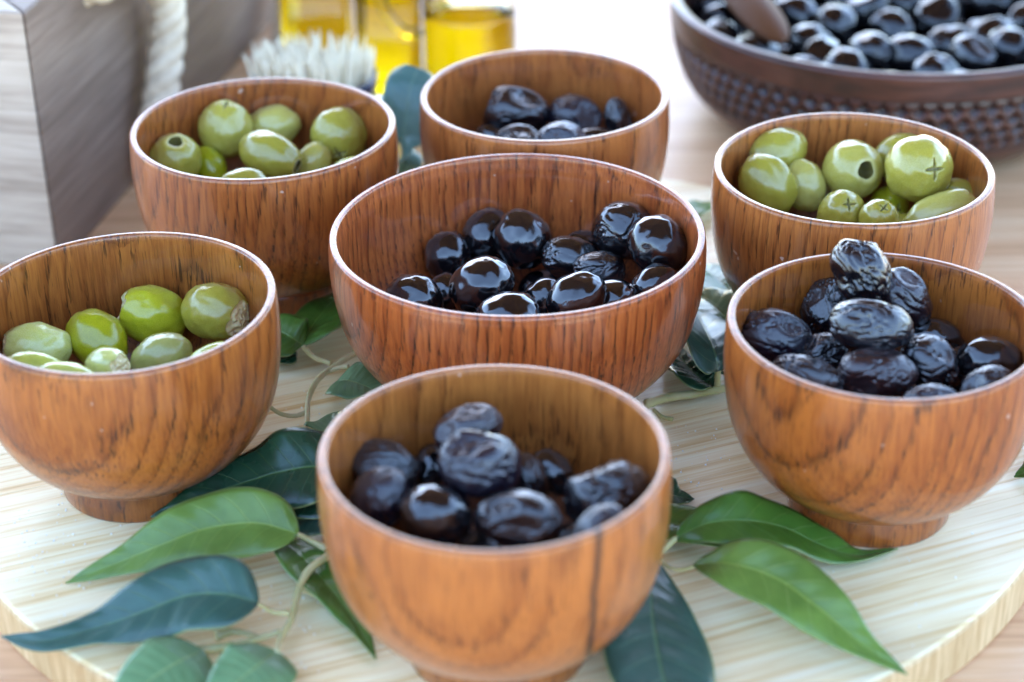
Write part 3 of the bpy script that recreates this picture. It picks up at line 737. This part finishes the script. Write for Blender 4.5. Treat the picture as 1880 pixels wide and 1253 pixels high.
leaf(b, [(578, 812, .006), (592, 795, .010), (612, 775, .009), (640, 750, .004)], .0090, ML['pale'], roll=0, seed=10)
leaf(b, [(640, 872, .016), (581, 858, .021), (515, 868, .020), (453, 886, .015), (370, 912, .009), (277, 950, .003)], .0165, ML['dark'], roll=30, seed=11, label='large dark glossy leaf overlapping the foot of the left bowl')
leaf(b, [(640, 895, .010), (590, 902, .012), (540, 914, .010), (480, 930, .006), (420, 945, .003)], .0130, ML['dark'], roll=18, seed=12)
leaf(b, [(660, 940, .006), (610, 945, .008), (560, 955, .006), (510, 965, .002)], .0120, ML['teal'], roll=12, seed=13)
# sprig right of the middle bowl
c = empty('leaf_sprig', at(1270, 720, .002), label='leaf sprig with a thick cut stem between the middle bowl and the right edge bowl', cat='sprig', group=G)
stems(c, [([(1186, 742, .004), (1225, 730, .004), (1285, 722, .005), (1336, 712, .006)], .0025, .0020),
          ([(1318, 680, .014), (1317, 700, .009), (1318, 716, .005)], .0016, .0018),
          ([(1200, 752, .002), (1215, 765, .001), (1235, 770, .001)], .0009, .0010)])
leaf(c, [(1312, 712, .006), (1285, 695, .008), (1255, 665, .008), (1225, 620, .004)], .0140, ML['dark'], roll=-15, seed=14, label='dark green leaf under the middle bowl')
leaf(c, [(1318, 682, .014), (1312, 650, .020), (1295, 610, .020), (1270, 565, .014), (1245, 530, .006)], .0150, ML['teal'], roll=-18, seed=15, fold=.5)
leaf(c, [(1360, 610, .010), (1330, 580, .016), (1300, 555, .015), (1265, 540, .009)], .0150, ML['pale'], roll=20, seed=16, fold=.4)
leaf(c, [(1350, 545, .004), (1325, 520, .006), (1300, 500, .005), (1270, 480, .002)], .0120, ML['pale'], roll=0, seed=17)
# sprig right of the nearest bowl
d = empty('leaf_sprig', at(1260, 1000, .002), label='front right leaf sprig with two bright green leaves and a dark one', cat='sprig', group=G)
stems(d, [([(1190, 1030, .008), (1215, 1012, .010), (1232, 996, .012), (1244, 986, .013)], .0016, .0012),
          ([(1195, 1010, .008), (1225, 1040, .008), (1250, 1046, .009), (1276, 1039, .011)], .0010, .0008)])
leaf(d, [(1240, 988, .013), (1300, 962, .019), (1370, 957, .020), (1440, 970, .014), (1510, 1003, .006), (1575, 1020, .002), (1648, 1008, .001)], .0122, ML['mid'], roll=34, roll2=-6, shape=LSHN2, seed=18, label='curling mid green leaf running under the right edge bowl foot')
leaf(d, [(1274, 1038, .012), (1340, 1036, .017), (1430, 1066, .016), (1510, 1124, .012), (1580, 1182, .007), (1666, 1239, .002)], .0122, ML['light'], roll=24, shape=LSHN2, seed=19, label='long light green leaf pointing to the front right')
leaf(d, [(1206, 1030, .010), (1196, 1100, .011), (1206, 1190, .009), (1232, 1300, .006), (1275, 1420, .002)], .0185, ML['teal'], roll=-10, seed=20, shape=LSHN, wave=.02, fold=.18, label='broad dark leaf beneath the nearest bowl')
leaf(d, [(1180, 890, .004), (1215, 903, .005), (1245, 912, .004), (1274, 917, .002)], .0085, ML['dark'], roll=10, seed=21)
leaf(d, [(1190, 960, .004), (1240, 962, .006), (1300, 985, .006), (1385, 1000, .002)], .0110, ML['mid'], roll=4, seed=22)
leaf(d, [(1340, 985, .003), (1400, 965, .005), (1445, 955, .005), (1478, 945, .003)], .0095, ML['dark'], roll=10, seed=23)
# leaf standing up at the back
e = empty('leaf_sprig', at(742, 330, 0), label='single blue green leaf standing upright between the two back bowls', cat='sprig', group=G)
leaf(e, [(738, 345, .002), (738, 290, .020), (744, 225, .038), (754, 160, .054), (768, 126, .060)], .0135, ML['sage'], roll=20, seed=24, fold=.15, shape=[(0, .3), (.15, .7), (.4, 1), (.7, .95), (.9, .8), (1, .5)])
stems(e, [([(736, 352, .001), (738, 345, .002), (740, 335, .005)], .0012, .0010)])
g_ = empty('leaf_sprig', at(1285, 385, 0), label='bright green leaf tip lying on the rear edge of the board', cat='sprig', group=G)
leaf(g_, [(1240, 400, .003), (1265, 388, .006), (1290, 378, .005), (1310, 371, .002)], .0080, ML['light'], roll=5, seed=25)
stems(g_, [([(1230, 405, .002), (1240, 400, .003), (1246, 396, .004)], .0010, .0008)])
h_ = empty('leaf_sprig', at(1890, 865, 0), label='dark green leaf tip poking in at the right picture edge', cat='sprig', group=G)
leaf(h_, [(1990, 830, .003), (1940, 845, .006), (1900, 860, .005), (1862, 876, .002)], .0100, ML['mid'], roll=5, seed=26)
stems(h_, [([(2000, 828, .002), (1990, 830, .003), (1980, 834, .004)], .0010, .0008)])

# ---------------------------------------------------------------- carved dark bowl at the back right
CX, CY, CR = .2197, 1.0454, .128
root = empty('carved_bowl', (CX, CY, TZ), label='wide dark brown carved bowl with a checkered band, filled with black olives', cat='bowl')
n = NT('carved_dark_wood'); co = n.coord()
g1 = n.noise(n.mapping(co, scale=(.25, .25, 1.3), rot=(0, R(20), 0)), 90, 4, .6, 1.0)
col = n.ramp(g1, [(.35, (.028, .008, .005)), (.5, (.062, .017, .010)), (.7, (.11, .034, .02))])
car = n.node('ShaderNodeAttribute', attribute_name='carve')
col = n.mix(n.math('MULTIPLY', car.outputs['Fac'], .8), col, (.022, .012, .012))
n.set(Color=col, Roughness=.35, Coat=.3, Coat_Rough=.2); n.bump(g1, .2, .0006); M_CARVE = n.m
hC = .070
outC = smooth_prof([(.60, 0), (.72, .03), (.83, .13), (.915, .30), (.965, .52), (.993, .76), (1.0, .94)], 16)
prof = [(.0001, .001), (CR*.59, .001)] + [(a*CR, b*hC) for a, b in outC] + [(CR*1.003, hC*.97), (CR*1.0, hC*.995), (CR*.975, hC*1.005), (CR*.955, hC*.995), (CR*.948, hC*.96)] + \
       [(a*CR, b*hC) for a, b in smooth_prof([(.945, .9), (.93, .7), (.88, .45), (.78, .25), (.55, .13), (.001, .11)], 4)]
SEG = 1008; NC = 84
V, F = [], []; carve = []; n_ = len(prof)
b0, b1 = .34, .76     # carved band, share of the height
nrow = 4
for i in range(SEG):
    a = 2*pi*i/SEG
    for j, (r, z) in enumerate(prof):
        zz = z/hC; dr = 0; cv = 0
        if j < 2+len(outC) and b0-.03 < zz < b1+.03:
            if zz < b0 or zz > b1: dr = .0008; cv = 1
            else:
                vv = (zz-b0)/(b1-b0)*nrow; row = int(min(vv, nrow-1e-6)); fv = vv-row-.5
                uu = a/(2*pi)*NC + .5*(row % 2); fu = uu-math.floor(uu)-.5
                e = max(0, 1-(abs(fu)*1.9+abs(fv)*1.5)); dr = .0034*min(1, e*1.6); cv = min(1, e*2.2)
                cv = cv
        V.append(((r-dr)*cos(a), (r-dr)*sin(a), z)); carve.append(cv)
for i in range(SEG):
    k = (i+1) % SEG
    for j in range(n_-1): F.append((i*n_+j, k*n_+j, k*n_+j+1, i*n_+j+1))
o = mesh_obj('carved_wall', V, F, M_CARVE, root)
at_ = o.data.attributes.new('carve', 'FLOAT', 'POINT'); at_.data.foreach_set('value', carve)
# olives in it
rd = random.Random(12); pts = []
meC = [olive_mesh('olive', 'plain', 300+k, wr=0 if k < 2 else .16, nu=44, nv=34, bumpy=.08) for k in range(5)]
for lay, (zc, rmax, num) in enumerate(((.014, .093, 120), (.029, .106, 95))):
    for t_ in range(9000):
        if len([p for p in pts if p[2] == lay]) >= num: break
        q = sqrt(rd.random())*rmax; aa = rd.uniform(0, 2*pi); p = Vector((CX+q*cos(aa), CY+q*sin(aa), zc+rd.uniform(-.004, .004)))
        rr = rd.uniform(.0115, .0135)
        if lay == 0 and False: continue
        if any((p-c).length < (rr+w)*.86 for c, w, l_ in pts): continue
        pts.append((p, rr, lay))
for p, rr, lay in pts:
    place_olive(p, (rd.uniform(-1, 1), rd.uniform(-1, 1), rd.uniform(-.5, .5)), rr*1.22, rr, rd.choice(meC), MD['far'],
                'glossy black olive among the many in the wide carved bowl', 'black olives filling the carved bowl', rd.uniform(0, 6))
# spoon
sp = empty('wooden_spoon', at(1400, 30, .045), label='brown wooden spoon resting inside the carved bowl at its left side', cat='spoon')
A0, A1 = at(1330, -55, .056), at(1436, 76, .045)
dirv = (A1-A0); Ls = dirv.length; dx = dirv.normalized(); sx = dx.cross(Vector((0, 0, 1))).normalized(); nz = sx.cross(dx)
M_SPOON = plain('spoon_wood', (.10, .030, .008), .6, Spec=.2)
V, F = [], []
NU, NVs = 24, 13
for sgn, off in ((1, .0), (1, -.0022)):
    for i in range(NU+1):
        t = i/NU; w = .0125*sqrt(max(0, 1-(2*t-1)**2))+.0003
        for k in range(NVs):
            s = -1+2*k/(NVs-1)
            depth = .007*(1-s*s)*(1-(2*t-1)**2)
            V.append(A0 + dx*(Ls*t) + sx*(s*w) + nz*(depth+off))
st = (NU+1)*NVs
for i in range(NU):
    for k in range(NVs-1):
        q = (i*NVs+k, i*NVs+k+1, (i+1)*NVs+k+1, (i+1)*NVs+k); F.append(q); F.append(tuple(st+x for x in q[::-1]))
    F.append((i*NVs, (i+1)*NVs, st+(i+1)*NVs, st+i*NVs)); k = NVs-1
    F.append((i*NVs+k, st+i*NVs+k, st+(i+1)*NVs+k, (i+1)*NVs+k))
o = mesh_obj('scoop', V, F, M_SPOON, sp); o.matrix_parent_inverse = Matrix.Translation(-sp.location)
hp = [A0+dx*.004, A0-dx*.03+Vector((0, 0, .012)), A0-dx*.08+Vector((0, 0, .045)), A0-dx*.13+Vector((0, 0, .085))]
V, F = tube(catmull(hp, 20), [.0045]*20, 12); o = mesh_obj('handle', V, F, M_SPOON, sp); o.matrix_parent_inverse = Matrix.Translation(-sp.location)

# ---------------------------------------------------------------- crate with rope handles
c0 = at(111, 497, TZ); e0 = at(490, 54, TZ); dr = (e0-c0); dr.z = 0; dr.normalize(); dl = Vector((-dr.y, dr.x, 0))
HC, WC, LC, TC = .1335, .30, .62, .022
crate = empty('wooden_crate', c0, label='weathered grey brown wooden crate with rope handles at the left', cat='crate')
crate.rotation_euler.z = math.atan2(dr.y, dr.x) - pi/2     # local +Y runs along the dark side, -X along the light side
def board_(x0, x1, y0, y1, z0, z1, mat, bev=.0012):
    V, F = box(x0, x1, y0, y1, z0, z1); o = mesh_obj('side_board', V, F, mat, crate, smooth=False)
    m = o.modifiers.new('b', 'BEVEL'); m.width = bev; m.segments = 2; return o
def mitre(poly, z0, z1, mat, name='side_board'):
    nn = len(poly); V = [(x, y, z0) for x, y in poly]+[(x, y, z1) for x, y in poly]
    F = [tuple(range(nn))[::-1], tuple(range(nn, 2*nn))]+[(k, (k+1) % nn, nn+(k+1) % nn, nn+k) for k in range(nn)]
    o = mesh_obj(name, V, F, mat, crate, smooth=False); m = o.modifiers.new('b', 'BEVEL'); m.width = .0014; m.segments = 2; return o
g = .0004
# outer corner at the origin; dark side along +Y, light side along -X
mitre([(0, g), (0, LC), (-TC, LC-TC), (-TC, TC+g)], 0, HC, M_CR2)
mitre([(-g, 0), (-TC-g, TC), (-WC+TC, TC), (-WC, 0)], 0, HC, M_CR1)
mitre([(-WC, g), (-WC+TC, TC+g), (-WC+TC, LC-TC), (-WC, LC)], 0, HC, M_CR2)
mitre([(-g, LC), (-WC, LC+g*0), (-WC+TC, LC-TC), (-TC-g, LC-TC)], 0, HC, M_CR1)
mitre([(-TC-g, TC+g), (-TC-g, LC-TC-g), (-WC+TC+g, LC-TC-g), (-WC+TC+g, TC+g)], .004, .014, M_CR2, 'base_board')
def rope(path, r=.0088):
    P = catmull(path, 90); parts = []
    for k in range(3):
        Q = []; prev = None; L = 0
        for i, p in enumerate(P):
            t = (P[min(i+1, 89)]-P[max(i-1, 0)]).normalized()
            if i: L += (P[i]-P[i-1]).length
            a = (prev-t*prev.dot(t)).normalized() if prev else t.orthogonal().normalized(); prev = a; b = t.cross(a)
            th = L/.034*2*pi + 2*pi*k/3
            Q.append(p + (a*cos(th)+b*sin(th))*r*.60)
        parts.append(tube(Q, r*.52, 12))
    V, F = join(parts)
    o = mesh_obj('rope_handle', V, F, M_ROPE, crate); return o
def rp(y, z, off): return (off, y, z)
rope([rp(.070, .118, -.012), rp(.080, .122, .010), rp(.100, .121, .018), rp(.120, .110, .019), rp(.132, .090, .018), rp(.131, .070, .016), rp(.120, .050, .015), rp(.108, .030, .014), rp(.102, .0105, .018)])
rope([rp(.400, .120, -.010), rp(.400, .120, .012), rp(.388, .090, .018), rp(.368, .055, .018), rp(.345, .028, .018), rp(.318, .0105, .022), rp(.290, .0105, .030)])

# ---------------------------------------------------------------- cup of toothpicks
ccx = at(580, 158, .026); CUX, CUY = ccx.x, ccx.y
cup = empty('toothpick_cup', (CUX, CUY, TZ), label='small dark blue cup full of pale wooden toothpicks behind the green olive bowl', cat='cup')
rc = .0335
pf = [(.0001, .0)] + [(rc*.72, 0), (rc*.80, .002), (rc*.90, .020), (rc*.97, .040), (rc, .052), (rc-.001, .0532), (rc-.0025, .052), (rc*.88, .030), (rc*.75, .006), (.0001, .005)]
V, F = lathe(pf, 64); mesh_obj('cup_wall', V, F, plain('dark_blue_glaze', (.012, .018, .045), .25, Coat=.5), cup)
M_PICK = plain('toothpick_wood', (.97, .86, .64), .6)
V, F = tube([Vector((0, 0, z)) for z in (0, .004, .010, .050, .056, .061)], [.0003, .0008, .00095, .00095, .0007, .0002], 7)
pk = bpy.data.meshes.new('toothpick'); pk.from_pydata([tuple(v) for v in V], [], F); pk.shade_smooth(); pk.materials.append(M_PICK)
rd = random.Random(3); spots = []
while len(spots) < 230:
    q = sqrt(rd.random())*rc*.66; aa = rd.uniform(0, 2*pi)
    p = (q*cos(aa), q*sin(aa))
    if all((p[0]-u)**2+(p[1]-v)**2 > .0018**2 for u, v in spots) or rd.random() < .002: spots.append(p)
for (u, v) in spots:
    o = bpy.data.objects.new('toothpick', pk); COL.objects.link(o)
    o.location = (CUX+u, CUY+v, TZ+.003+rd.uniform(0, .006))
    o.rotation_euler = (-v*4+rd.gauss(0, .03), u*8+rd.gauss(0, .05)-.03, 0)
    tag(o, label='pale pointed toothpick standing in the dark blue cup', cat='toothpick', group='toothpicks standing in the dark cup')

# ---------------------------------------------------------------- oil bottles
n = NT('clear_glass'); n.set(Color=(1, 1, 1), Roughness=.0, Trans=1.0, IOR=1.5); M_GLASS = n.m
n = NT('olive_oil'); n.set(Color=(.99, .75, .014), Roughness=.0, Trans=1.0, IOR=1.47); M_OIL = n.m
def rrect(hx, hy, rr, z, n_=8):
    P = []
    for cx_, cy_, a0 in ((hx-rr, hy-rr, 0), (-hx+rr, hy-rr, pi/2), (-hx+rr, -hy+rr, pi), (hx-rr, -hy+rr, 3*pi/2)):
        for k in range(n_): a = a0+pi/2*k/(n_-1); P.append((cx_+rr*cos(a), cy_+rr*sin(a), z))
    return P
def loft(rings):
    V = [p for r_ in rings for p in r_]; m = len(rings[0]); F = [tuple(range(m))[::-1]]
    for j in range(len(rings)-1):
        for k in range(m): F.append((j*m+k, j*m+(k+1) % m, (j+1)*m+(k+1) % m, (j+1)*m+k))
    F.append(tuple((len(rings)-1)*m+k for k in range(m)))
    return V, F
def sq_bottle(x, y, rz, hx, hy, H, fill, label):
    root = empty('oil_bottle', (x, y, TZ), label=label, cat='bottle'); root.rotation_euler.z = rz
    w = .0034
    def rg(k, z, sc=1): return rrect((hx-k)*sc, (hy-k)*sc, max(.002, (.007-k)*sc), z)
    outer = [rg(.002, 0), rg(0, .003), rg(0, H*.72), rg(0, H*.78, .9), rg(0, H*.84, .55), rg(0, H*.88, .38), rg(0, H, .38)]
    inner = [rg(w, H, .38), rg(w, H*.88, .36), rg(w, H*.835, .53), rg(w, H*.775, .88), rg(w, H*.72), rg(w, .007), rg(.004, .005)]
    V, F = loft(outer+inner); mesh_obj('glass', V, F, M_GLASS, root)
    oil = [rg(.0038, .0048), rg(w-.0002, .007), rg(w-.0002, fill)]
    V, F = loft(oil); mesh_obj('oil', V, F, M_OIL, root, smooth=True)
    pfk = [(.0001, H-.012), (.0075, H-.012), (.0088, H+.001), (.0088, H+.009), (.0001, H+.009)]
    V, F = lathe(pfk, 24); mesh_obj('stopper', V, F, plain('cork', (.42, .27, .15), .8), root)
    return root
sq_bottle(-.1150, 1.120, R(4), .0215, .0215, .19, .120, 'tall square glass bottle of golden oil nearest the crate')
sq_bottle(-.0680, 1.085, R(-6), .0190, .0190, .17, .100, 'middle glass bottle of golden oil between the square one and the jug')
jx = at(863, 60, .02)
JX, JY, JR = jx.x, jx.y, .0268
jug = empty('oil_jug', (JX, JY, TZ), label='round glass jug part filled with golden oil, its handle on the left', cat='jug')
ju = smooth_prof([(.86, .0), (.97, .004), (1.0, .012), (1.0, .05), (.97, .085), (.80, .105), (.62, .118), (.60, .135), (.70, .150)], 5)
jo = [(.0001, .0)] + [(a*JR, b) for a, b in ju]
ji = [(a*JR-.0032, b) for a, b in reversed(ju[4:])]+[(.0001, .006)]
V, F = lathe(jo+ji, 72); mesh_obj('glass', V, F, M_GLASS, jug)
lv = .058
oi = [(.0001, .0058)] + [(a*JR-.0030, max(b, .0061)) for a, b in ju if .006 < b < lv-.002] + [(JR-.0030, lv), (.0001, lv)]
V, F = lathe(oi, 72); mesh_obj('oil', V, F, M_OIL, jug)
hp = [Vector((-JR*.96, -.004, .045)), Vector((-JR-.010, -.006, .043)), Vector((-JR-.022, -.008, .058)), Vector((-JR-.024, -.008, .082)), Vector((-JR-.012, -.006, .104)), Vector((-JR*.74, -.003, .108))]
V, F = tube(catmull(hp, 36), .0034, 12); mesh_obj('handle', V, F, M_GLASS, jug)

# ---------------------------------------------------------------- salt crumbs (loose on the board, beyond counting)
rd = random.Random(8); parts = []
for i in range(260):
    reg = rd.choice([(20, 140, 900, 1080), (60, 330, 960, 1100), (1300, 1800, 900, 1200), (520, 640, 700, 850), (450, 600, 1050, 1250), (1230, 1340, 780, 900), (0, 500, 950, 1250)])
    p = at(rd.uniform(reg[0], reg[1]), rd.uniform(reg[2], reg[3]), 0)
    if (p.x-BX)**2+(p.y-BY)**2 > (BR-.005)**2: continue
    if any((p.x-b_[0])**2+(p.y-b_[1])**2 < (b_[2]*.55)**2 for b_ in BOWLS.values()): continue
    s = rd.uniform(.00010, .00034); z = .00005+s*.5
    vs = [p+Vector((rd.uniform(.6, 1.2)*s*dx_, rd.uniform(.6, 1.2)*s*dy_, z+rd.uniform(.4, .7)*s*dz_)) for dx_ in (-1, 1) for dy_ in (-1, 1) for dz_ in (-1, 1)]
    parts.append((vs, [(0, 1, 3, 2), (4, 6, 7, 5), (0, 4, 5, 1), (2, 3, 7, 6), (0, 2, 6, 4), (1, 5, 7, 3)]))
V, F = join(parts); o = mesh_obj('salt_crumbs', V, F, plain('salt', (.85, .84, .80), .4, SSS=.2), smooth=False)
tag(o, label='fine white salt crumbs scattered over the bamboo board', cat='salt', kind='stuff')

# ---------------------------------------------------------------- overhead: the parasol that shades the table; trees behind the viewer
n = NT('parasol_fabric'); n.set(Color=(.10, .07, .045), Roughness=.9)
tr = n.node('ShaderNodeBsdfTranslucent'); tr.inputs[0].default_value = (.15, .10, .065, 1)
ms = n.node('ShaderNodeMixShader'); ms.inputs[0].default_value = .4
n.link(n.b.outputs[0], ms.inputs[1]); n.link(tr.outputs[0], ms.inputs[2]); n.link(ms.outputs[0], n.n['Material Output'].inputs['Surface']); M_FAB = n.m
par = empty('parasol', (0.6, .95, -.79), label='brown fabric parasol above the table, shading the front of it', cat='parasol')
PX0, PX1, PY0, PY1, PZ = -1.9, 1.5, .02, 2.95, 1.70
SKN, SKF = -.36, .10
V, F = [], []; N = 28
for i in range(N+1):
    for j in range(N+1):
        u, v = i/N, j/N; x = PX0+(PX1-PX0)*u; y = PY0+(PY1-PY0)*v + (SKN+(SKF-SKN)*v)*x
        z = PZ + .35*(1-max(abs(2*u-1), abs(2*v-1))) + .02*sin(u*26)*sin(v*2)
        V.append((x-.6, y-.95, z+.79))
for i in range(N):
    for j in range(N): F.append((i*(N+1)+j, (i+1)*(N+1)+j, (i+1)*(N+1)+j+1, i*(N+1)+j+1))
o = mesh_obj('canopy', V, F, M_FAB, par); md = o.modifiers.new('t', 'SOLIDIFY'); md.thickness = .002
# fringe round the edge
parts = []; rd = random.Random(4)
for side in range(4):
    for k in range(150):
        u = (k+rd.random()*.5)/150
        if side < 2: x = PX0+(PX1-PX0)*u; y = (PY0, PY1)[side] + (SKN, SKF)[side]*x
        else: x = (PX0, PX1)[side-2]; y = PY0+(PY1-PY0)*u + (SKN+(SKF-SKN)*u)*x
        l = rd.uniform(.05, .11); w = .008; c_ = Vector((x-.6, y-.95, PZ+.79)); d_ = Vector((1, 0, 0)) if side < 2 else Vector((0, 1, 0))
        parts.append(([c_-d_*w, c_+d_*w, c_+d_*w*.5-Vector((0, 0, l)), c_-d_*w*.5-Vector((0, 0, l))], [(0, 1, 2, 3)]))
V, F = join(parts); o = mesh_obj('fringe', V, F, M_FAB, par, smooth=False); md = o.modifiers.new('t', 'SOLIDIFY'); md.thickness = .003
V, F = tube([Vector((0, .30, 0)), Vector((0, .30, 2.80))], .022, 16)
mesh_obj('pole', V, F, plain('pole_wood', (.25, .15, .08), .5), par)
# trees behind the viewer, seen only as reflections in the glossy olives
rd = random.Random(21); V, F = [], []
for t_ in range(26):
    aa = R(180 + t_*14.4 - 187 + rd.uniform(-4, 4)); rad_ = rd.uniform(9, 12); tx, ty = rad_*cos(aa-pi/2), rad_*sin(aa-pi/2)
    if ty > 2: continue
    hh = rd.uniform(1.6, 4.2)
    for k in range(260):
        u = rd.random(); ww = 1.5*sin(pi*min(1, .15+u*.85))
        p = Vector((tx+rd.gauss(0, .5)*ww, ty+rd.gauss(0, .5)*ww, -.79+.3+u*hh)); q = Vector((rd.gauss(0, 1), rd.gauss(0, 1), rd.gauss(0, 1))).normalized(); b_ = q.orthogonal().normalized(); c_ = q.cross(b_); r_ = rd.uniform(.10, .22)
        k0 = len(V); V += [p+b_*r_, p+c_*r_*.6, p-b_*r_, p-c_*r_*.6]; F.append((k0, k0+1, k0+2, k0+3))
o = mesh_obj('distant_trees', V, F, plain('tree_foliage', (.05, .09, .03), .7), smooth=False)
tag(o, label='green trees standing far behind the viewer, mirrored in the olives', cat='trees', kind='stuff')
